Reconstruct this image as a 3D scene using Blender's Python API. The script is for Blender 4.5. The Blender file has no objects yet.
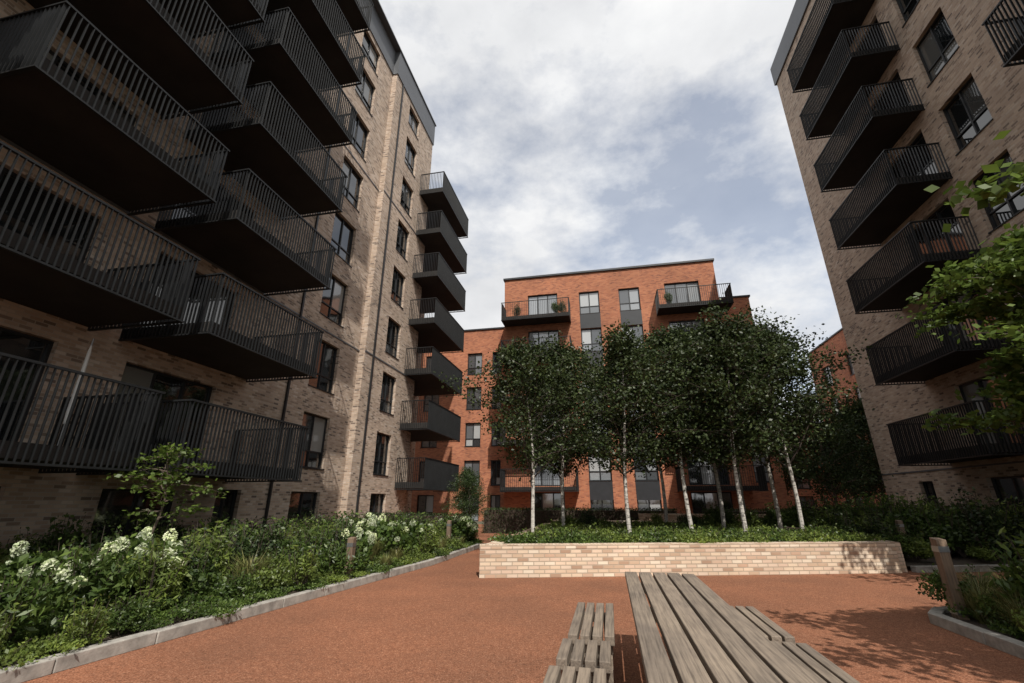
import bpy, math, random
import numpy as np
from mathutils import Vector, Matrix
random.seed(7); np.random.seed(7)
S=bpy.context.scene
S.view_settings.view_transform='Standard'
try: S.view_settings.look='None'
except: pass
S.view_settings.exposure=0

# ---------------------------------------------------------------- materials
def newmat(name):
    m=bpy.data.materials.new(name); m.use_nodes=True
    nt=m.node_tree; b=nt.nodes['Principled BSDF']
    return m,nt,b
def N(nt,t,**kw):
    n=nt.nodes.new(t)
    for k,v in kw.items(): setattr(n,k,v)
    return n
def ramp(nt,fac,stops):
    r=N(nt,'ShaderNodeValToRGB'); els=r.color_ramp.elements
    while len(els)<len(stops): els.new(.5)
    for e,(p,c) in zip(els,stops): e.position=p; e.color=(*c,1)
    nt.links.new(fac,r.inputs[0]); return r.outputs[0]
def noise(nt,vec,scale,detail=4,rough=.55):
    n=N(nt,'ShaderNodeTexNoise'); n.inputs['Scale'].default_value=scale
    n.inputs['Detail'].default_value=detail; n.inputs['Roughness'].default_value=rough
    if vec is not None: nt.links.new(vec,n.inputs['Vector'])
    return n.outputs['Fac']
def mixc(nt,mode,fac,a,b):
    m=N(nt,'ShaderNodeMix',data_type='RGBA',blend_type=mode)
    for i,v in ((0,fac),(6,a),(7,b)):
        if hasattr(v,'links'): nt.links.new(v,m.inputs[i])
        elif isinstance(v,(int,float)): m.inputs[i].default_value=v
        else: m.inputs[i].default_value=(*v,1)
    return m.outputs[2]
def bump(nt,b,h,strength,dist=.01):
    n=N(nt,'ShaderNodeBump'); n.inputs['Strength'].default_value=strength; n.inputs['Distance'].default_value=dist
    nt.links.new(h,n.inputs['Height']); nt.links.new(n.outputs[0],b.inputs['Normal'])
def brickmat(name,cols,mort,top=False,bw=.225,rh=.075,var=.2,bmp=.5,ms=.009):
    # each brick gets its own tone: brick cell index -> white noise -> ramp
    m,nt,b=newmat(name)
    tc=N(nt,'ShaderNodeTexCoord'); sp=N(nt,'ShaderNodeSeparateXYZ'); nt.links.new(tc.outputs['Object'],sp.inputs[0])
    cb=N(nt,'ShaderNodeCombineXYZ')
    def M(op,a,b_=None):
        n=N(nt,'ShaderNodeMath',operation=op)
        for i,v in enumerate((a,b_)):
            if v is None: continue
            if isinstance(v,(int,float)): n.inputs[i].default_value=v
            else: nt.links.new(v,n.inputs[i])
        return n.outputs[0]
    if top: U=sp.outputs[0]; V=sp.outputs[1]
    else: U=M('ADD',sp.outputs[0],sp.outputs[1]); V=sp.outputs[2]
    nt.links.new(U,cb.inputs[0]); nt.links.new(V,cb.inputs[1])
    t=N(nt,'ShaderNodeTexBrick'); t.inputs['Scale'].default_value=1
    t.inputs['Brick Width'].default_value=bw; t.inputs['Row Height'].default_value=rh
    t.inputs['Mortar Size'].default_value=ms; t.inputs['Mortar Smooth'].default_value=.2
    nt.links.new(cb.outputs[0],t.inputs['Vector'])
    row=M('FLOOR',M('DIVIDE',V,rh)); off=M('MULTIPLY',M('SUBTRACT',1.0,M('MODULO',M('ABSOLUTE',row),2.0)),bw*.5)
    ci=M('FLOOR',M('DIVIDE',M('ADD',U,off),bw))
    c2=N(nt,'ShaderNodeCombineXYZ'); nt.links.new(ci,c2.inputs[0]); nt.links.new(row,c2.inputs[1])
    wn=N(nt,'ShaderNodeTexWhiteNoise',noise_dimensions='2D'); nt.links.new(c2.outputs[0],wn.inputs['Vector'])
    n=len(cols); col=ramp(nt,wn.outputs['Value'],[(i/(n-1),c) for i,c in enumerate(cols)])
    f=t.outputs['Fac']
    col=mixc(nt,'MIX',f,col,mort)
    nl=noise(nt,tc.outputs['Object'],.5,4,.65)
    g=ramp(nt,nl,[(.3,(1-var,)*3),(.7,(1+var*.5,)*3)])
    col=mixc(nt,'MULTIPLY',1.0,col,g)
    nt.links.new(col,b.inputs['Base Color']); b.inputs['Roughness'].default_value=.9
    bump(nt,b,M('SUBTRACT',1.0,f),bmp,.01)
    return m
def plain(name,c,rough=.6,metal=0,var=.15,scale=3,bmp=0,spec=.5):
    m,nt,b=newmat(name); tc=N(nt,'ShaderNodeTexCoord')
    n=noise(nt,tc.outputs['Object'],scale,5,.6)
    col=ramp(nt,n,[(.3,tuple(x*(1-var) for x in c)),(.7,tuple(min(1,x*(1+var)) for x in c))])
    nt.links.new(col,b.inputs['Base Color']); b.inputs['Roughness'].default_value=rough; b.inputs['Metallic'].default_value=metal
    b.inputs['Specular IOR Level'].default_value=spec
    if bmp: bump(nt,b,n,bmp,.02)
    return m
BUFF=brickmat('buff_brick',[(.14,.10,.08),(.34,.245,.18),(.47,.35,.26),(.53,.41,.32),(.38,.27,.20),(.57,.47,.39)],(.42,.36,.30))
BUFF2=brickmat('buff_brick_right',[(.15,.11,.09),(.35,.255,.19),(.46,.345,.26),(.51,.395,.30),(.38,.275,.205),(.54,.445,.36)],(.42,.35,.29))  # right block's brick, nearly the same tones as the left block's
ORANGE=brickmat('orange_brick',[(.22,.075,.045),(.36,.12,.058),(.43,.155,.075),(.46,.18,.09),(.33,.11,.058)],(.33,.18,.12),var=.22)
LOWB=brickmat('cream_brick',[(.36,.23,.155),(.55,.40,.28),(.66,.52,.38),(.60,.44,.33),(.70,.60,.47),(.50,.33,.23)],(.40,.32,.24),bmp=.8,ms=.009)
LOWT=brickmat('cream_brick_coping',[(.42,.28,.2),(.58,.44,.32),(.66,.54,.42),(.62,.48,.36)],(.36,.29,.22),top=True,bw=.075,rh=.225)
CHAR=plain('charcoal_metal',(.013,.014,.015),.5,.1,.25,2,0,.4)
SOFF=plain('dark_soffit',(.026,.023,.021),.75,0,.3,1,0,.3)
FRAME=plain('window_frame_metal',(.02,.021,.023),.45,.2)
CLAD=plain('grey_cladding',(.11,.115,.125),.5,.2,.12,.6)
PANEL=plain('dark_panel',(.026,.028,.032),.5,.1)
CONC=plain('kerb_concrete',(.30,.28,.25),.85,0,.35,7,.4)
SOIL=plain('soil',(.05,.035,.024),.95,0,.5,12,1)
ROOF=plain('roof_felt',(.08,.08,.085),.9)
STEEL=plain('galvanised_steel',(.30,.30,.30),.4,.8)
WHITEC=plain('white_canvas',(.6,.6,.58),.7)
def glassmat(name,cols,ior):
    m,nt,b=newmat(name)
    g=N(nt,'ShaderNodeNewGeometry')
    col=ramp(nt,g.outputs['Random Per Island'],cols)
    nt.links.new(col,b.inputs['Base Color']); b.inputs['Roughness'].default_value=.04; b.inputs['IOR'].default_value=ior
    tc=N(nt,'ShaderNodeTexCoord'); n=noise(nt,tc.outputs['Object'],.9,1)
    bump(nt,b,n,.12,.06)
    return m
GLASS=glassmat('window_glass',[(0,(.006,.008,.009)),(.68,(.012,.014,.015)),(.76,(.05,.05,.048)),(.9,(.10,.10,.095)),(.95,(.26,.25,.23))],2.0)
OGLASS=glassmat('window_glass_sky_blinds',[(0,(.02,.025,.03)),(.25,(.04,.045,.05)),(.45,(.12,.13,.14)),(.7,(.26,.28,.30)),(1,(.46,.47,.47))],2.4)  # per-pane tints: blinds, plus bluish sky reflections painted into the colour
def paving():
    m,nt,b=newmat('red_resin_paving'); tc=N(nt,'ShaderNodeTexCoord')
    n1=noise(nt,tc.outputs['Object'],70,2,.85); n2=noise(nt,tc.outputs['Object'],.45,6,.68); n3=noise(nt,tc.outputs['Object'],16,5,.8)
    c=ramp(nt,n1,[(.34,(.10,.04,.023)),(.46,(.23,.095,.052)),(.58,(.285,.125,.071)),(.70,(.44,.25,.165))])
    c=mixc(nt,'MULTIPLY',1,c,ramp(nt,n2,[(.32,(.74,.77,.79)),(.68,(1.13,1.09,1.05))]))
    c=mixc(nt,'MULTIPLY',1,c,ramp(nt,n3,[(.32,(.70,.71,.72)),(.68,(1.18,1.17,1.16))]))
    nt.links.new(c,b.inputs['Base Color']); b.inputs['Roughness'].default_value=.92; b.inputs['Specular IOR Level'].default_value=.2; bump(nt,b,n1,.6,.008); return m
PAVE=paving()
def wood(name,c,d,sc=(60,2.2,60)):
    m,nt,b=newmat(name); tc=N(nt,'ShaderNodeTexCoord'); mp=N(nt,'ShaderNodeMapping'); mp.inputs['Scale'].default_value=sc
    nt.links.new(tc.outputs['Object'],mp.inputs[0]); n=noise(nt,mp.outputs[0],1,6,.65)
    n2=noise(nt,tc.outputs['Object'],2.5,4)
    g=N(nt,'ShaderNodeNewGeometry')
    col=ramp(nt,n,[(.3,d),(.55,c),(.8,tuple(x*1.25 for x in c))])
    col=mixc(nt,'MULTIPLY',1,col,ramp(nt,n2,[(.3,(.72,.72,.74)),(.7,(1.1,1.1,1.08))]))
    col=mixc(nt,'MULTIPLY',1,col,ramp(nt,g.outputs['Random Per Island'],[(0,(.78,.78,.78)),(1,(1.1,1.09,1.07))]))
    nt.links.new(col,b.inputs['Base Color']); b.inputs['Roughness'].default_value=.75; bump(nt,b,n,.5,.004); return m
WOOD=wood('weathered_timber',(.24,.192,.148),(.10,.078,.06))
POST=wood('bollard_timber',(.20,.14,.095),(.09,.063,.045),(45,45,2.0))
def leafmat(name,a,b_,trans=.3,gloss=.05):
    m,nt,b=newmat(name); nt.nodes.remove(b); g=N(nt,'ShaderNodeNewGeometry'); tc=N(nt,'ShaderNodeTexCoord')
    c=ramp(nt,g.outputs['Random Per Island'],[(0,a),(1,b_)])
    n=noise(nt,tc.outputs['Object'],2.2,1)
    c=mixc(nt,'MULTIPLY',1,c,ramp(nt,n,[(.35,(.6,.62,.6)),(.65,(1.25,1.22,1.1))]))
    d=N(nt,'ShaderNodeBsdfDiffuse'); nt.links.new(c,d.inputs[0])
    t=N(nt,'ShaderNodeBsdfTranslucent'); nt.links.new(c,t.inputs[0])
    mx=N(nt,'ShaderNodeMixShader'); mx.inputs[0].default_value=trans
    nt.links.new(d.outputs[0],mx.inputs[1]); nt.links.new(t.outputs[0],mx.inputs[2])
    gl=N(nt,'ShaderNodeBsdfGlossy'); gl.inputs['Roughness'].default_value=.45
    m2=N(nt,'ShaderNodeMixShader'); m2.inputs[0].default_value=gloss
    nt.links.new(mx.outputs[0],m2.inputs[1]); nt.links.new(gl.outputs[0],m2.inputs[2])
    nt.links.new(m2.outputs[0],nt.nodes['Material Output'].inputs[0]); return m
L_BIRCH=leafmat('birch_leaf',(.020,.034,.012),(.056,.075,.026),.18,.025)
L_ACER=leafmat('maple_leaf',(.06,.10,.02),(.12,.17,.035),.35,.02)
L_SHRUB=leafmat('shrub_leaf',(.042,.078,.018),(.105,.155,.036),.3,.025)
L_LIGHT=leafmat('bright_leaf',(.09,.135,.028),(.18,.23,.055),.3,.025)
L_HEDGE=leafmat('hedge_leaf',(.02,.038,.013),(.05,.075,.024),.15,.025)
L_GRASS=leafmat('grass_blade',(.13,.15,.045),(.27,.25,.11),.3,.03)
PETAL=leafmat('hydrangea_petal',(.50,.60,.32),(.78,.80,.66),.25,.02)
def birchbark():
    m,nt,b=newmat('birch_bark'); tc=N(nt,'ShaderNodeTexCoord'); mp=N(nt,'ShaderNodeMapping'); mp.inputs['Scale'].default_value=(6,6,34)
    nt.links.new(tc.outputs['Object'],mp.inputs[0]); n=noise(nt,mp.outputs[0],1,4,.6)
    c=ramp(nt,n,[(.36,(.06,.05,.045)),(.44,(.40,.37,.33)),(.7,(.56,.52,.47))])
    nt.links.new(c,b.inputs['Base Color']); b.inputs['Roughness'].default_value=.7; bump(nt,b,n,.4); return m
BIRCH=birchbark(); BARK=plain('brown_bark',(.10,.075,.055),.9,0,.4,12,.6); TWIG=plain('dark_twig',(.06,.045,.035),.9)

# ---------------------------------------------------------------- mesh builder
class MB:
    def __init__(s): s.v=[];s.f=[];s.m=[]
    def quad(s,p,mi=0):
        i=len(s.v); s.v+= [tuple(q) for q in p]; s.f.append(tuple(range(i,i+len(p)))); s.m.append(mi)
    def box(s,a0,a1,b0,b1,c0,c1,mi=0,T=None):
        P=[(a,b,c) for c in (c0,c1) for b in (b0,b1) for a in (a0,a1)]
        if T: P=[T(*p) for p in P]
        i=len(s.v); s.v+=[tuple(p) for p in P]
        for f in ((0,2,3,1),(4,5,7,6),(0,1,5,4),(2,6,7,3),(0,4,6,2),(1,3,7,5)):
            s.f.append(tuple(i+k for k in f)); s.m.append(mi)
    def tube(s,pts,rad,sides=6,mi=0):
        i0=len(s.v)
        for k,(p,r) in enumerate(zip(pts,rad)):
            d=(pts[min(k+1,len(pts)-1)]-pts[max(k-1,0)]).normalized()
            a=d.orthogonal().normalized() if abs(d.z)<.9 else Vector((1,0,0)); a=(a-d*a.dot(d)).normalized(); b=d.cross(a)
            for j in range(sides):
                t=2*math.pi*j/sides; s.v.append(tuple(p+(a*math.cos(t)+b*math.sin(t))*r))
        for k in range(len(pts)-1):
            for j in range(sides):
                a=i0+k*sides+j; b=i0+k*sides+(j+1)%sides
                s.f.append((a,b,b+sides,a+sides)); s.m.append(mi)
    def leaves(s,C,size,mi=0,asp=.6,flat=0.0):
        n=len(C); d=np.random.normal(size=(n,3)); d/=np.linalg.norm(d,axis=1)[:,None]
        e=np.random.normal(size=(n,3))
        if flat: d[:,2]*=(1-flat); d/=np.linalg.norm(d,axis=1)[:,None]; e[:,2]*=(1-flat)
        e-=d*(d*e).sum(1)[:,None]; e/=np.linalg.norm(e,axis=1)[:,None]
        L=size*np.random.uniform(.7,1.25,(n,1)); W=L*asp
        V=np.stack([C-d*L/2,C+e*W/2,C+d*L/2,C-e*W/2],1).reshape(-1,3)
        i=len(s.v); s.v+=V.tolist()
        s.f+=[(i+4*k,i+4*k+1,i+4*k+2,i+4*k+3) for k in range(n)]; s.m+=[mi]*n
    def mesh(s,name,mats,smooth=False):
        me=bpy.data.meshes.new(name); me.from_pydata(s.v,[],s.f)
        for m in mats: me.materials.append(m)
        me.polygons.foreach_set('material_index',s.m)
        if smooth: me.polygons.foreach_set('use_smooth',[True]*len(s.f))
        me.update(); return me
    def obj(s,name,mats,parent=None,loc=(0,0,0),rz=0,smooth=False,bevel=0):
        o=bpy.data.objects.new(name,s.mesh(name,mats,smooth)); S.collection.objects.link(o)
        o.location=loc; o.rotation_euler=(0,0,rz); o.parent=parent
        if bevel:
            md=o.modifiers.new('b','BEVEL'); md.width=bevel; md.segments=2
        return o
def inst(name,me,loc,rz=0,sc=1,parent=None):
    o=bpy.data.objects.new(name,me); S.collection.objects.link(o); o.location=loc
    o.rotation_euler=(0,0,rz); o.scale=(sc,sc,sc) if isinstance(sc,(int,float)) else sc; o.parent=parent; return o
def empty(name):
    o=bpy.data.objects.new(name,None); S.collection.objects.link(o); return o

# ---------------------------------------------------------------- buildings
class Building:
    def __init__(s,name,wallmat,glass=None,fw=.055):
        s.root=empty(name); s.w=MB(); s.g=MB(); s.fr=MB(); s.ba=MB(); s.wm=wallmat; s.gl=glass or GLASS; s.fw=fw
    def facade(s,T,u0,u1,z0,z1,ops,rev=.2):
        us=sorted({u0,u1,*[o[0] for o in ops],*[o[1] for o in ops]}); zs=sorted({z0,z1,*[o[2] for o in ops],*[o[3] for o in ops]})
        for a,b in zip(us,us[1:]):
            for c,d in zip(zs,zs[1:]):
                um,zm=(a+b)/2,(c+d)/2
                if any(o[0]<um<o[1] and o[2]<zm<o[3] for o in ops): continue
                s.w.quad([T(a,0,c),T(b,0,c),T(b,0,d),T(a,0,d)],0)
        for o in ops:
            a,b,c,d=o[:4]; kind=o[4] if len(o)>4 else 'w'; r=-rev
            for q in ([(a,c),(b,c)],[(b,c),(b,d)],[(b,d),(a,d)],[(a,d),(a,c)]):
                (p1,p2),(p3,p4)=q; s.w.quad([T(p1,0,p2),T(p3,0,p4),T(p3,r,p4),T(p1,r,p2)],0)
            n=2 if (b-a)<2.1 else 3
            f=s.fw
            s.fr.box(a,b,r,r+.07,c,c+f,0,T); s.fr.box(a,b,r,r+.07,d-f,d,0,T)
            xs=[a+(b-a)*k/n for k in range(n+1)]
            for k,x in enumerate(xs):
                x0=min(max(x-f/2,a),b-f); s.fr.box(x0,x0+f,r+.002,r+.072,c+f,d-f,0,T)
            tz=None
            if kind in 'w' and d-c>1.5 : tz=c+.62
            if tz: s.fr.box(a+f,b-f,r+.004,r+.066,tz-.025,tz+.025,0,T)
            for k in range(n):
                for (zz0,zz1) in ([(c,tz),(tz,d)] if tz else [(c,d)]):
                    t1=random.uniform(-.006,.006); t2=random.uniform(-.006,.006)
                    s.g.quad([T(xs[k],r+.02+t1,zz0),T(xs[k+1],r+.02+t2,zz0),T(xs[k+1],r+.02+t2,zz1),T(xs[k],r+.02+t1,zz1)],0)
            if kind=='w': # sill
                s.fr.box(a-.02,b+.02,-rev+.07,.035,c-.03,c+.004,0,T)
    def balcony(s,T,u0,u1,d0,d1,z,th=.24,h=1.16,gap=.1):
        m=s.ba
        m.box(u0,u1,d0,d1,z,z+th,1,T)
        zt=z+th+h; w=.014; dd=.045; e=.012; zb=z-.06
        for (za,zc) in ((zt,zt+.04),(zb-.02,zb+.015)):
            m.box(u0-.07,u1+.07,d1+.004,d1+.06,za,zc,0,T); m.box(u0-.07,u0-.012,d0,d1+.002,za+.001,zc-.001,0,T); m.box(u1+.012,u1+.07,d0,d1+.002,za+.001,zc-.001,0,T)
        n=int((u1-u0)/gap)
        for k in range(n+1):
            u=u0+(u1-u0)*k/n; m.box(u-w/2,u+w/2,d1+e,d1+e+dd,zb+.01,zt+.005,0,T)
        n=int((d1-d0)/gap)
        for k in range(n+1):
            d=d0+(d1-d0)*k/n
            m.box(u0-e-dd,u0-e,d,d+w,zb+.01,zt+.005,0,T); m.box(u1+e,u1+e+dd,d,d+w,zb+.01,zt+.005,0,T)
    def finish(s):
        s.w.obj('brick_walls',[s.wm,CLAD,ROOF],s.root); s.g.obj('window_glazing',[s.gl],s.root)
        s.fr.obj('window_frames',[FRAME,PANEL,CLAD],s.root); s.ba.obj('balconies',[CHAR,SOFF],s.root)

# --- left block (facade faces +X)
LB=Building('apartment_building',BUFF)
def TL(X): return lambda u,d,z:(X+d,u,z)
H=27.2; ZC=25.4; XN=-10.95; XF=-10.65
fl=[2.1+3.0*i for i in range(8)]
ops=[]
for i,z in enumerate(fl):
    if i<7:
        ops+=[(-.6,1.8,z+.28,z+2.55,'d'),(4.0,6.6,z+.28,z+2.5,'d'),(8.0,10.6,z+.28,z+2.5,'d')]
        ops+=[(14.6,16.3,z+.55,z+2.55,'w')]
    else: ops+=[(4,6.6,z+.5,z+2.0,'d'),(8,10.6,z+.5,z+2.,'d'),(14.6,16.3,z+.4,z+2.,'w')]
ops+=[(4.4,6.6,.1,1.75,'d'),(8.3,10.2,.1,1.75,'d'),(11.4,12.3,.0,1.8,'d'),(14.6,16.3,.2,1.8,'w')]
LB.facade(TL(XN),-4,17.8,0,ZC,ops)
ops=[]
for i,z in enumerate(fl): ops.append((19.7,21.2,z+.55,z+(2.5 if i<7 else 2.0),'w'))
ops.append((19.7,21.2,.2,1.8,'w'))
LB.facade(TL(XF),17.8,23.5,0,ZC,ops)
ops=[(24.3,26.8,z+.28,z+2.5,'d') for z in fl[:7]]
Z3=ZC-1.2
LB.facade(TL(-12.3),23.5,28,0,Z3,ops)
w=LB.w
w.quad([(XN,17.8,0),(XF,17.8,0),(XF,17.8,ZC),(XN,17.8,ZC)])
w.quad([(-25,23.5,0),(XF,23.5,0),(XF,23.5,ZC),(-25,23.5,ZC)])
w.quad([(-25,28,0),(-12.3,28,0),(-12.3,28,Z3),(-25,28,Z3)]); w.quad([(-25,-4,0),(XN,-4,0),(XN,-4,ZC),(-25,-4,ZC)])
w.quad([(-25,-4,0),(-25,28,0),(-25,28,Z3),(-25,-4,Z3)]); w.quad([(-25,23.51,Z3),(-12.3,23.51,Z3),(-12.3,28,Z3),(-25,28,Z3)],2)
w.box(-25,XN+.06,-4,17.75,ZC,H,1); w.box(-25,XF+.06,17.75,23.58,ZC-.003,H+.003,1)
w.box(-25,XF+.12,-4.05,23.66,H+.003,H+.09,1)
for z in (8.02,17.02):
    LB.fr.box(XN,XN+.025,-4,17.8,z,z+.06,2); LB.fr.box(XF,XF+.025,17.8,23.5,z,z+.06,2)
LB.fr.box(XN+.01,XN+.08,13.45,13.53,0,ZC,0)
LB.fr.box(XF+.01,XF+.08,18.5,18.57,0,ZC,0)
for i,z in enumerate(fl[:7]):
    LB.balcony(TL(XN),3.6,7.0,0,2.42,z-.02)
    LB.balcony(TL(XN),7.75,11.6,0,2.42,z-.02)
    LB.balcony(TL(XN),-1.2,2.6,0,2.42,z-.02)
    LB.balcony(TL(XF),22.1,27.4,0,1.55,z-.02,.3)
    LB.ba.box(-12.29,XF-.001,23.52,27.4,z-.02,z+.26,1)
LB.finish()

# --- right block (faces -X)
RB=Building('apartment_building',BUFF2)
TR=lambda u,d,z:(12-d,u,z)
fr_=[2.75+3.0*i for i in range(8)]
ops=[]
for i,z in enumerate(fr_[:7]):
    ops+=[(13.0,14.5,z+.5,z+2.4,'w'),(15.4,17.9,z+.28,z+2.5,'d'),(6.6,9.4,z+.28,z+2.5,'d')]
ops+=[(15.4,17.9,.2,2.2,'d'),(13.0,14.5,.2,2.2,'w'),(20.5,21.3,.1,2.2,'d')]
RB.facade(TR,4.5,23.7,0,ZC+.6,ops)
w=RB.w; Z2=ZC+.6
w.quad([(12,23.7,0),(26,23.7,0),(26,23.7,Z2),(12,23.7,Z2)]); w.quad([(12,4.5,0),(26,4.5,0),(26,4.5,Z2),(12,4.5,Z2)]); w.quad([(26,4.5,0),(26,23.7,0),(26,23.7,Z2),(26,4.5,Z2)])
w.box(11.9,26,4.4,23.8,Z2,H+.2,1)
RB.fr.box(11.975,12,4.5,23.7,2.55,2.60,2)
for i,z in enumerate(fr_[:7]):
    RB.balcony(TR,15.0,19.2,0,1.6,z); RB.balcony(TR,6.2,10.4,0,1.6,z)
RB.finish()

# --- orange block
OB=Building('brick_apartment_building',ORANGE,OGLASS,.075)
TO=lambda Y:(lambda u,d,z:(u,Y-d,z))
Y0=31.2; fo=[2.1+3.0*i for i in range(5)]; HO=18.1
ops=[]
for z in fo+[-.5]:
    ops+=[(-5.2,-2.9,z+.3,z+2.5,'d'),(-1.25,.25,z+.6,z+2.4,'w'),(1.7,3.2,z+.6,z+2.4,'w'),(5.0,7.4,z+.3,z+2.5,'d')]
OB.facade(TO(Y0),-7.05,8.6,0,HO,ops)
for z in fo:
    for a in (-1.25,1.7): OB.fr.box(a,a+1.5,Y0-.02,Y0+.1,z-.58,z+.55,1)
    OB.balcony(TO(Y0),-6.9,-2.0,0,1.5,z,.22,1.1,.13); OB.balcony(TO(Y0),4.3,9.0,0,1.5,z,.22,1.1,.13)
w=OB.w
w.quad([(-7.05,Y0,0),(-7.05,Y0+14,0),(-7.05,Y0+14,HO),(-7.05,Y0,HO)]); w.quad([(8.6,Y0,0),(8.6,Y0+14,0),(8.6,Y0+14,HO),(8.6,Y0,HO)])
w.quad([(-7.05,Y0,HO-.01),(8.6,Y0,HO-.01),(8.6,Y0+14,HO-.01),(-7.05,Y0+14,HO-.01)],2)
OB.fr.box(-7.15,8.7,Y0-.12,Y0+14,HO,HO+.14,1)
HW=15.6
ops=[]
for z in fo[:4]+[-.5]: 
    ops+=[(-15,-13.6,z+.5,z+2.4,'w'),(-11.2,-9.9,z+.5,z+2.4,'w'),(-9.0,-8.2,z+.5,z+2.4,'w')]
OB.facade(TO(35.2),-22,-7.06,0,HW,ops)
OB.fr.box(-22,-7.16,35.1,45,HW,HW+.12,1)
ops=[(9.3,10.4,z+.5,z+2.4,'w') for z in fo[:4]]
OB.facade(TO(32.6),8.61,11.0,0,HW,ops); w.quad([(11,32.6,0),(11,45,0),(11,45,HW),(11,32.6,HW)])
OB.fr.box(8.71,11.1,32.5,45,HW,HW+.12,1)
OB.finish()
OC=Building('brick_apartment_building',ORANGE,OGLASS,.075)
ops=[]
for z in fo[:4]+[-.5]:
    for k in range(4): ops+=[(31.5+4.6*k,33+4.6*k,z+.5,z+2.4,'w')]
OC.facade(lambda u,d,z:(21-d,u,z),30,49,0,HW,ops)
OC.w.quad([(21,30,0),(36,30,0),(36,30,HW),(21,30,HW)]); OC.w.quad([(21,49,0),(36,49,0),(36,49,HW),(21,49,HW)])
OC.fr.box(20.9,36,29.9,49.1,HW,HW+.12,1)
ops=[(12+3.2*k,13.5+3.2*k,z+.5,z+2.4,'w') for k in range(3) for z in (-.5,2.1,5.1)]
OC.facade(TO(52),6,24,0,9,ops); OC.fr.box(6,24,51.9,60,9,9.12,1)
OC.finish()

# ---------------------------------------------------------------- ground
g=MB(); g.quad([(-900,-900,0),(900,-900,0),(900,900,0),(-900,900,0)]); g.obj('ground',[plain('rough_ground',(.10,.10,.07),.95,0,.3,.5)])
g=MB(); g.quad([(-10.9,-8,.004),(12,-8,.004),(12,31,.004),(-10.9,31,.004)]); g.obj('courtyard_paving',[PAVE])
def kerb(pts,wd=.14,h=.13,par=None):
    m=MB(); L=.9
    for p,q in zip(pts,pts[1:]):
        p=Vector((*p,0));q=Vector((*q,0)); d=(q-p); n=max(1,round(d.length/L)); d.normalize(); nn=Vector((-d.y,d.x,0)); l=(q-p).length/n
        for k in range(n):
            a=p+d*(l*k+.004); b=p+d*(l*(k+1)-.004); j=random.uniform(-.004,.004)
            T=lambda u,v,z,a=a,b=b,nn=nn,j=j: tuple(a.lerp(b,u)+nn*(v+j)+Vector((0,0,z)))
            m.box(0,1,0,wd,0,h+j,0,T)
    return m.obj('kerb',[CONC],bevel=.01)
def bed(name,poly,z=.09):
    m=MB(); m.quad([(x,y,z) for x,y in poly]); return m.obj(name,[SOIL])
lk=[(-5.45,.5),(-5.1,3.9),(-4.75,7.6),(-4.35,11.5),(-4.35,15.8),(-4.9,17.5)]
kerb(lk); bed('planting_bed',[(XN,.5)]+[(x-.07,y) for x,y in lk]+[(XN,17.5)])
rk=[(3.85,1.0),(3.95,7.6),(4.2,7.95),(8.2,9.6),(12,10.2)]
kerb(rk[::-1]); bed('planting_bed',[(x+.07,y-.05) for x,y in rk]+[(12,1.0)])
kerb([(12,14.0),(8.6,13.25),(6.45,12.6)],.14,.13)
bed('planting_bed',[(6.5,12.75),(12,14.1),(12,22),(6.5,22)],.1)
# raised planter
ang=math.atan2(12.34-9.83,6.14+2.72); Lw=math.hypot(8.86,2.51); hp=.62
m=MB(); m.box(0,Lw,0,.33,0,hp-.075,0); m.obj('planter_wall',[LOWB],loc=(-2.72,9.83,0),rz=ang)
m=MB(); m.box(-.004,Lw+.004,-.004,.334,hp-.075,hp,0);  m.box(0.001,Lw-.001,-.006,-.004,hp-.07,hp-.002,1)
m.obj('planter_wall_coping',[LOWT,LOWB],loc=(-2.72,9.83,0),rz=ang)
m=MB(); m.box(-2.72,-2.39,10.3,20,0,hp-.01); m.box(6.0,6.33,12.5,20,0,hp-.01); m.box(-2.4,6.0,20,20.33,0,.72); m.obj('planter_wall',[LOWB])
m=MB(); m.quad([(-2.6,10.0,.5),(6.1,12.5,.5),(6.1,20.1,.5),(-2.6,20.1,.5)]); m.obj('planting_bed',[SOIL])
m=MB(); m.box(1.2,7.2,21.6,21.9,0,.95); m.obj('planter_wall',[LOWB])

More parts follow.
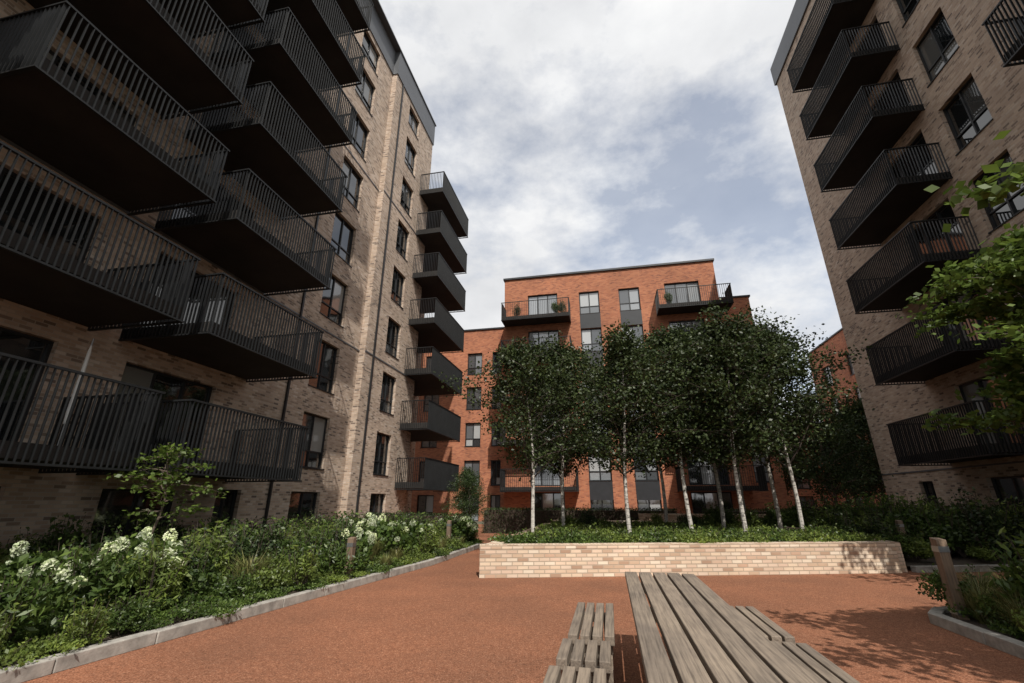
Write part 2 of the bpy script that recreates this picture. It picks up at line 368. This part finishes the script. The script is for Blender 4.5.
# ---------------------------------------------------------------- furniture
def slat_top(m,x0,x1,y0,y1,z,n,th,gap=.014):
    w_=(x1-x0-gap*(n-1))/n
    for k in range(n):
        a=x0+k*(w_+gap); e=random.uniform(-.006,.006)
        m.box(a,a+w_,y0+e,y1+e,z-th,z+random.uniform(-.0015,.0015))
tb=empty('picnic_table')
m=MB(); slat_top(m,.11,.84,1.0,5.7,.75,5,.055,.022); m.obj('table_top',[WOOD],tb,bevel=.006)
m=MB()
for y in (1.4,2.9,4.2,5.35):
    m.box(.14,.81,y-.045,y+.045,.60,.693)
for y in (1.5,2.9,4.2,5.25):
    for x in (.2,.66): m.box(x,x+.09,y-.04+.005,y+.04,.01,.6)
m.box(.43,.52,1.5,5.2,.50,.595); m.obj('table_frame',[WOOD],tb,bevel=.005)
for (x0,x1,segs) in ((-.42,-.04,[(4.32,5.6),(3.70,4.2),(1.6,3.56)]),(1.02,1.4,[(4.6,5.75),(3.5,4.46),(1.6,3.38)])):
    bn=empty('wooden_bench'); m=MB(); m2=MB()
    for q,(a,b) in enumerate(segs):
        dx=-.03*q if x0<0 else .03*q
        slat_top(m,x0+dx,x1+dx,a,b,.45,4,.07,.022)
        for y in (a+.08,b-.16):
            m2.box(x0+.02,x1-.02,y,y+.08,.30,.378)
            m2.box(x0+.03,x0+.11,y+.002,y+.078,.01,.30); m2.box(x1-.11,x1-.03,y+.002,y+.078,.01,.30)
    m2.box(x0+.12,x1-.12,1.7,segs[0][1]-.2,.2,.27)
    m.obj('seat_slats',[WOOD],bn,bevel=.006); m2.obj('bench_legs',[WOOD],bn,bevel=.005)
def bollard(x,y,h,rz=0):
    r=empty('timber_bollard'); r.location=(x,y,0); r.rotation_euler=(0,0,rz)
    m=MB(); a=.06
    P=[(-a,-a),(a,-a),(a,a),(-a,a)]; zt=[h-.01,h-.01,h+.01,h+.01]
    m.v=[(px,py,0) for px,py in P]+[(px,py,z) for (px,py),z in zip(P,zt)]
    m.f=[(0,1,5,4),(1,2,6,5),(2,3,7,6),(3,0,4,7),(4,5,6,7)]; m.m=[0]*5
    m.obj('post',[POST],r,bevel=.004)
    m=MB(); 
    m.box(-a-.004,a+.004,-a-.004,a+.004,h-.16,h-.09); m.box(-a-.004,a+.004,-a-.004,a+.004,.14,.2); m.obj('metal_band',[STEEL],r)
bollard(4.25,7.5,1.02,.05); bollard(7.5,14.6,1.0); bollard(-4.95,8.6,.82); bollard(-5.0,14.4,.9); bollard(-8.0,4.6,.9)
pr=empty('folded_parasol'); m=MB(); m.tube([Vector((0,0,0)),Vector((0,0,1.0)),Vector((0,0,2.2))],[.018,.018,.015],8,0)
m.tube([Vector((0,0,.5)),Vector((0,0,.7)),Vector((0,0,1.9)),Vector((0,0,2.1))],[.035,.045,.03,.01],10,1); m.obj('pole_and_canopy',[STEEL,WHITEC],pr,smooth=True)
pr.location=(-9.9,6.5,2.35)

# ---------------------------------------------------------------- vegetation
def cloud(n,rx,ry,rz,zc,lobes=7):
    P=[]
    for k in range(lobes):
        t=random.uniform(0,6.28); r=random.uniform(.2,.62); c=np.array([math.cos(t)*r*rx,math.sin(t)*r*ry,zc+random.uniform(-.25,.5)*rz])
        q=np.random.normal(size=(n//lobes,3)); q/=np.linalg.norm(q,axis=1)[:,None]; q*=np.random.uniform(.45,1.05,(len(q),1))**.6
        s_=random.uniform(.42,.68); P.append(c+q*np.array([rx,ry,rz])*s_)
    P=np.concatenate(P); return P[P[:,2]>.02]
def shrub(name,mat,n=1500,size=.075,asp=.55,r=.5,h=.38):
    m=MB(); m.leaves(cloud(n,r,r,h,h*.95),size,0,asp)
    for k in range(20):
        t=random.uniform(0,6.28); R_=random.uniform(.1,.95)*r; tip=Vector((math.cos(t)*R_,math.sin(t)*R_,h*random.uniform(1.3,2.5)))
        m.tube([Vector((0,0,0)),Vector((math.cos(t)*R_*.5,math.sin(t)*R_*.5,h*.7)),tip],[.01,.007,.003],4,1)
        q=np.linspace(.55,1,12)[:,None]; m.leaves(np.array(tip)*q+np.random.normal(0,.03,(12,3)),size,0,asp)
    return m.mesh(name,[mat,TWIG])
SH=[shrub('shrub_a',L_SHRUB,1300),shrub('shrub_b',L_SHRUB,1200,.1,.5,.55,.42),shrub('shrub_c',L_LIGHT,1200,.07,.6,.45,.3),shrub('shrub_d',L_HEDGE,1600,.06,.6,.5,.45),shrub('shrub_e',L_SHRUB,1000,.13,.3,.5,.4),shrub('shrub_f',L_LIGHT,900,.12,.25,.45,.42)]
LOW=[shrub('groundcover_a',L_SHRUB,1100,.055,.6,.5,.12),shrub('groundcover_b',L_LIGHT,1100,.055,.6,.5,.12)]
def grass():
    m=MB()
    for k in range(340):
        t=random.uniform(0,6.28); r=random.uniform(0,.14); L=random.uniform(.4,.8); o=random.uniform(.1,.45)
        b=Vector((math.cos(t)*r,math.sin(t)*r,0)); d=Vector((math.cos(t),math.sin(t),0)); s_=Vector((-d.y,d.x,0))*.006
        p1=b+d*o*.35+Vector((0,0,L*.65)); p2=b+d*o+Vector((0,0,L*random.uniform(.75,1)))
        i=len(m.v); m.v+=[tuple(b-s_),tuple(b+s_),tuple(p1+s_),tuple(p1-s_),tuple(p2)]; m.f+=[(i,i+1,i+2,i+3),(i+3,i+2,i+4)]; m.m+=[0,0]
    return m.mesh('grass_tuft',[L_GRASS])
GR=grass()
def hydr(nh):
    m=MB(); m.leaves(cloud(1400,.6,.6,.42,.40),.13,0,.6)
    done=[]
    while len(done)<nh:
        t=random.uniform(0,6.28); r=.62*math.sqrt(random.random()); z=.92-.5*r+random.uniform(-.16,.12)
        c=np.array([math.cos(t)*r,math.sin(t)*r,z])
        if any(np.linalg.norm(c-o)<.2 for o in done): 
            if random.random()<.97: continue
        done.append(c); q=np.random.normal(size=(190,3)); q/=np.linalg.norm(q,axis=1)[:,None]
        rr=random.uniform(.055,.105); m.leaves(c+q*np.array([rr,rr,rr*random.uniform(.85,1.4)])*np.random.uniform(.82,1.03,(190,1)),.038,1,.95)
        m.tube([Vector((0,0,0)),Vector(c)*.6,Vector(c)],[.008,.006,.004],4,2)
    return m.mesh('hydrangea',[L_SHRUB,PETAL,TWIG])
HY=[hydr(9),hydr(12),hydr(7)]
def R(a,b): return random.uniform(a,b)
def kx(y): 
    for (x0,y0),(x1,y1) in zip(lk,lk[1:]):
        if y0<=y<=y1: return x0+(x1-x0)*(y-y0)/(y1-y0)
    return -5
HP=[(-6.35,5.7,.95),(-7.3,6.4,1.0),(-7.25,5.0,.95),(-6.5,4.5,.8),(-5.5,9.8,.85),(-5.6,10.9,1.0),(-5.4,12.2,1.05),(-6.3,11.8,1.1),(-4.95,15.6,.95),(-5.4,16.5,1.05)]
y=2.4
while y<17:
    x=kx(y)-.36
    inst('groundcover_plant',random.choice(LOW),(x+.02,y+R(-.1,.1),.08),R(0,6.28),R(.55,.8))
    inst('groundcover_plant',random.choice(LOW),(x-.5,y+.3,.08),R(0,6.28),R(.8,1.1))
    inst('groundcover_plant',random.choice(LOW),(x-1.1,y+.1,.08),R(0,6.28),R(.8,1.2))
    while x>-10.7:
        px,py=x+R(-.2,.2),y+R(-.25,.25); d=kx(y)-x
        if d<.9: me=random.choice([SH[0],SH[2],GR,LOW[0],SH[4],SH[5],GR]); sc=R(.45,.8)
        else: me=random.choice(SH+[SH[0],SH[1],GR]); sc=R(.68,1.12)
        if any(math.hypot(px-a,py-b)<.45 for a,b,_ in HP): sc*=.55
        nm='ornamental_grass' if me is GR else 'garden_shrub'
        inst(nm,me,(px,py,.08),R(0,6.28),sc); x-=R(.55,.8)
    y+=R(.52,.7)
for k,(x,y,s_) in enumerate(HP):
    inst('hydrangea_bush',HY[k%3],(x,y,.1),R(0,6.28),s_)
for k in range(130):
    u=R(0,1); x=-2.3+u*8.2; yf=10.25+(x+2.72)*.283; y=yf+.25+R(0,1)**1.5*(19.5-yf)
    inst('groundcover_plant',random.choice(LOW),(x,y,.48),R(0,6.28),R(.8,1.3))
for k in range(14):
    x=R(-2,5.8); inst('garden_shrub',random.choice(SH),(x,R(16.5,19.5),.5),R(0,6.28),R(.5,.9))
# right beds
y=4.6
while y<9.6:
    x=4.35
    while x<11.6:
        if y<7.7+(x-4.2)*.38:
            d=min(x-3.9,7.9+(x-4.2)*.38-y)
            me=random.choice([GR,SH[0],LOW[0],SH[2]]) if d<.9 else random.choice([GR]+SH)
            inst('ornamental_grass' if me is GR else 'garden_shrub',me,(x+R(-.12,.12),y+R(-.15,.15),.08),R(0,6.28),R(.5,.75) if d<.9 else R(.85,1.3))
        x+=R(.45,.6)
    y+=.45
for (x,y) in [(4.6,7.6),(4.9,8.0),(5.3,7.9),(4.5,6.9),(4.9,7.1),(5.6,8.3)]:
    inst('ornamental_grass',GR,(x,y,.08),R(0,6.28),R(.6,.85)); inst('groundcover_plant',LOW[0],(x-.15,y-.2,.08),R(0,6.28),.7)
for k in range(100):
    x=R(6.8,11.8); y=R(13.3+(x-6.5)*.24,21.5)
    inst('garden_shrub',random.choice([SH[0],SH[3],SH[5],SH[1],SH[2]]),(x,y,.08),R(0,6.28),R(1.,1.6) if y>14.5 else R(.6,1))
def hedge(x0,x1,y0,y1,h):
    m=MB(); m.box(x0+.1,x1-.1,y0+.1,y1-.1,0,h-.1,1)
    n=int(((x1-x0)*h*2+(x1-x0)*(y1-y0)+(y1-y0)*h*2)*420)
    P=np.random.uniform((x0,y0,0.02),(x1,y1,h),(n*3,3)); 
    e=np.minimum.reduce([P[:,0]-x0,x1-P[:,0],P[:,1]-y0,y1-P[:,1],h-P[:,2]]); P=P[e<.1][:n]
    P+=np.random.normal(0,.025,P.shape); m.leaves(P,.06,0,.6); m.obj('box_hedge',[L_HEDGE,SOIL])
hedge(-6.2,3,22.6,23.6,1.15); hedge(4.5,11.5,24.5,25.5,1.1); hedge(-10.2,-5.6,18.2,19.0,1.0)

def tree(name,seed,h,bark,leaf,z0=.3,nl=28,lmax=1.5,up=(.7,1.15),nleaf=7500,size=.085,r0=.07,spread=.17,asp=.65,top=.97,profile=None,sides=8,flat=0,lean=.12):
    random.seed(seed); np.random.seed(seed); m=MB()
    la=random.uniform(0,6.28); ln=random.uniform(.3,1)*lean
    def tp(t): return Vector((math.cos(la)*ln*h*t*.5+.06*math.sin(t*7+seed),math.sin(la)*ln*h*t*.5+.06*math.cos(t*6+seed),h*t))
    K=14; m.tube([tp(k/K) for k in range(K+1)],[r0*(1-.9*(k/K))+.006 for k in range(K+1)],sides,0)
    pts=[];wts=[]
    for i in range(nl):
        t=z0+(top-z0)*((i+random.random()*.8)/nl); b=tp(t); az=i*2.4+random.uniform(-.5,.5); s=(t-z0)/(1-z0)
        L=lmax*(profile(s) if profile else (math.sin(math.pi*min(1,(s*.82+.2)))**.7)*(1-.25*s))*random.uniform(.6,1.25)
        el=random.uniform(*up); 
        P=[b]; d=Vector((math.cos(az)*math.cos(el),math.sin(az)*math.cos(el),math.sin(el)))
        for k in range(4):
            d=(d+Vector((random.uniform(-.2,.2),random.uniform(-.2,.2),random.uniform(-.18,.08)))).normalized(); P.append(P[-1]+d*L/4)
        rr=r0*(1-t)*.5+.008; m.tube(P,[rr,rr*.8,rr*.6,rr*.4,.003],5,1)
        for k in range(1,5):
            pts.append(P[k]); wts.append(.35 if k==1 else 1)
            for q in range(3):
                a2=random.uniform(0,6.28); d2=(d*.4+Vector((math.cos(a2),math.sin(a2),random.uniform(-.35,.45)))).normalized()
                l2=L*random.uniform(.15,.36); e=P[k]+d2*l2; m.tube([P[k],P[k].lerp(e,.5)+Vector((0,0,.02)),e],[.006,.004,.002],3,1)
                pts+= [P[k].lerp(e,.6),e]; wts+=[1,1.2] if k>1 else [.5,.7]
    W=np.array(wts)*np.random.uniform(.1,1.7,len(wts)); W/=W.sum(); A=np.array([tuple(p) for p in pts])
    idx=np.random.choice(len(A),nleaf,p=W); C=A[idx]+np.random.normal(0,spread,(nleaf,3))*np.array([1,1,.8 if not flat else .4])
    m.leaves(C,size,2,asp,flat)
    return m.mesh(name,[bark,TWIG if bark is BIRCH else bark,leaf])
bp=lambda s: (.78+.5*math.sin(math.pi*min(1,s*1.15+.1)))*(1-.72*max(0,s-.45)/.55)
BT=[tree('birch_mesh_%d'%i,11+i,6.5,BIRCH,L_BIRCH,z0=.28,nl=38,lmax=1.8,up=(.4,1.05),profile=bp,nleaf=12500,size=.10,spread=.17,r0=.055) for i in range(4)]
for k,(x,y,s_) in enumerate([(-2.0,12.7,.86),(-1.5,15.9,1.0),(.45,13.3,.9),(.5,16.6,1.04),(2.3,14.8,.98),(3.5,14.1,1.0),(3.6,17.2,1.1),(5.1,14.6,.97),(5.4,17.4,1.12),(-1.9,18.6,1.0),(2.0,18.8,1.12),(5.0,19.4,1.15)]):
    inst('birch_tree',BT[k%4],(x,y,.48),k*1.9,(s_*1.08,s_*1.08,s_*.97))
AC=tree('maple_mesh',31,5.6,BARK,L_ACER,z0=.36,nl=28,lmax=2.1,up=(.1,.6),nleaf=16000,size=.12,r0=.07,spread=.15,asp=.8,flat=.4)
inst('maple_tree',AC,(8.6,9.7,.1),0.5,1.13)
inst('maple_tree',AC,(5.9,3.2,.1),2.5,1.05)
SP=tree('sapling_mesh',41,2.3,BARK,L_ACER,z0=.45,nl=14,lmax=.9,up=(.0,.5),nleaf=1000,size=.085,r0=.022,spread=.09,asp=.7,flat=.6)
inst('maple_sapling',SP,(-7.9,7.0,.1),0,1.05)
DK=tree('dark_tree_mesh',51,6.3,BARK,L_HEDGE,z0=.2,nl=30,lmax=2.2,up=(.3,1.),nleaf=11000,size=.12,r0=.09,spread=.25)
random.seed(3)
for (x,y,s_) in [(10.6,25.2,1.0),(13.5,27,1.0),(-6.2,20.6,.42),(15.5,33,1.1),(12.6,38,1.2),(17.5,40,1.1),(-8.0,25.5,.5)]:
    inst('broadleaf_tree',DK,(x,y,0),R(0,6.28),s_)
for (x,z) in [(-5.9,14.32),(-3.0,14.32),(-2.5,14.32),(-6.3,11.32),(5.0,14.32),(-2.6,8.32),(8.2,11.32)]:
    inst('balcony_plant',random.choice([SH[0],SH[3]]),(x,30.3,z),R(0,6.28),(.8,.6,1.4))

# ---------------------------------------------------------------- light, sky, camera
sd=Vector((.38,-.92,0)).normalized()*math.cos(math.radians(50)); sd.z=math.sin(math.radians(50))
sl=bpy.data.lights.new('sun','SUN'); sl.energy=5.0; sl.angle=math.radians(.5); sl.color=(1,.95,.87)
so=bpy.data.objects.new('sun',sl); S.collection.objects.link(so); so.rotation_euler=(-sd).to_track_quat('-Z','Y').to_euler()
W=bpy.data.worlds.new('World'); S.world=W; W.use_nodes=True; nt=W.node_tree; nt.nodes.clear()
out=N(nt,'ShaderNodeOutputWorld'); sky=N(nt,'ShaderNodeTexSky',sky_type='NISHITA'); sky.sun_disc=False
sky.sun_elevation=math.radians(50); sky.sun_rotation=math.atan2(.38,-.92); sky.dust_density=1.5
b1=N(nt,'ShaderNodeBackground'); b1.inputs[1].default_value=.15; nt.links.new(sky.outputs[0],b1.inputs[0])
tc=N(nt,'ShaderNodeTexCoord'); mp=N(nt,'ShaderNodeMapping'); mp.inputs['Scale'].default_value=(1,1,1.7); mp.inputs['Location'].default_value=(5.1,2.2,.7)
nt.links.new(tc.outputs['Generated'],mp.inputs[0])
n1=noise(nt,mp.outputs[0],2.8,7,.60); n2=noise(nt,mp.outputs[0],3.0,6,.55)
def gap(v,lo,amt):   # a break in the cloud cover around one compass direction
    v=Vector(v).normalized(); dt=N(nt,'ShaderNodeVectorMath',operation='DOT_PRODUCT'); nt.links.new(tc.outputs['Generated'],dt.inputs[0]); dt.inputs[1].default_value=v
    mr=N(nt,'ShaderNodeMapRange',interpolation_type='SMOOTHSTEP'); mr.inputs[1].default_value=lo; mr.inputs[2].default_value=1; mr.inputs[4].default_value=amt; nt.links.new(dt.outputs['Value'],mr.inputs[0]); return mr.outputs[0]
def mth(op,a,b_):
    n=N(nt,'ShaderNodeMath',operation=op)
    for i,v in enumerate((a,b_)):
        if isinstance(v,(int,float)): n.inputs[i].default_value=v
        else: nt.links.new(v,n.inputs[i])
    return n.outputs[0]
cov=mth('SUBTRACT',mth('SUBTRACT',mth('ADD',n1,.09),gap((.325,.80,.50),.90,.17)),gap((-.1,.86,.47),.95,.10))
mask=ramp(nt,cov,[(.36,(.36,.36,.36)),(.47,(.72,.72,.72)),(.56,(1,1,1))])
cc=ramp(nt,n2,[(.3,(.70,.71,.73)),(.5,(.85,.855,.865)),(.66,(1.0,1.0,.99))])
b2=N(nt,'ShaderNodeBackground'); b2.inputs[1].default_value=1.05; nt.links.new(cc,b2.inputs[0])
ms=N(nt,'ShaderNodeMixShader'); nt.links.new(mask,ms.inputs[0]); nt.links.new(b1.outputs[0],ms.inputs[1]); nt.links.new(b2.outputs[0],ms.inputs[2]); nt.links.new(ms.outputs[0],out.inputs[0])

cd=bpy.data.cameras.new('camera'); cam=bpy.data.objects.new('camera',cd); S.collection.objects.link(cam)
cam.location=(0,0,1.5); cam.rotation_euler=(math.radians(90+19.66),0,math.radians(11.7))
cd.sensor_width=36; cd.lens=15.64; cd.clip_start=.05; cd.clip_end=3000
S.camera=cam
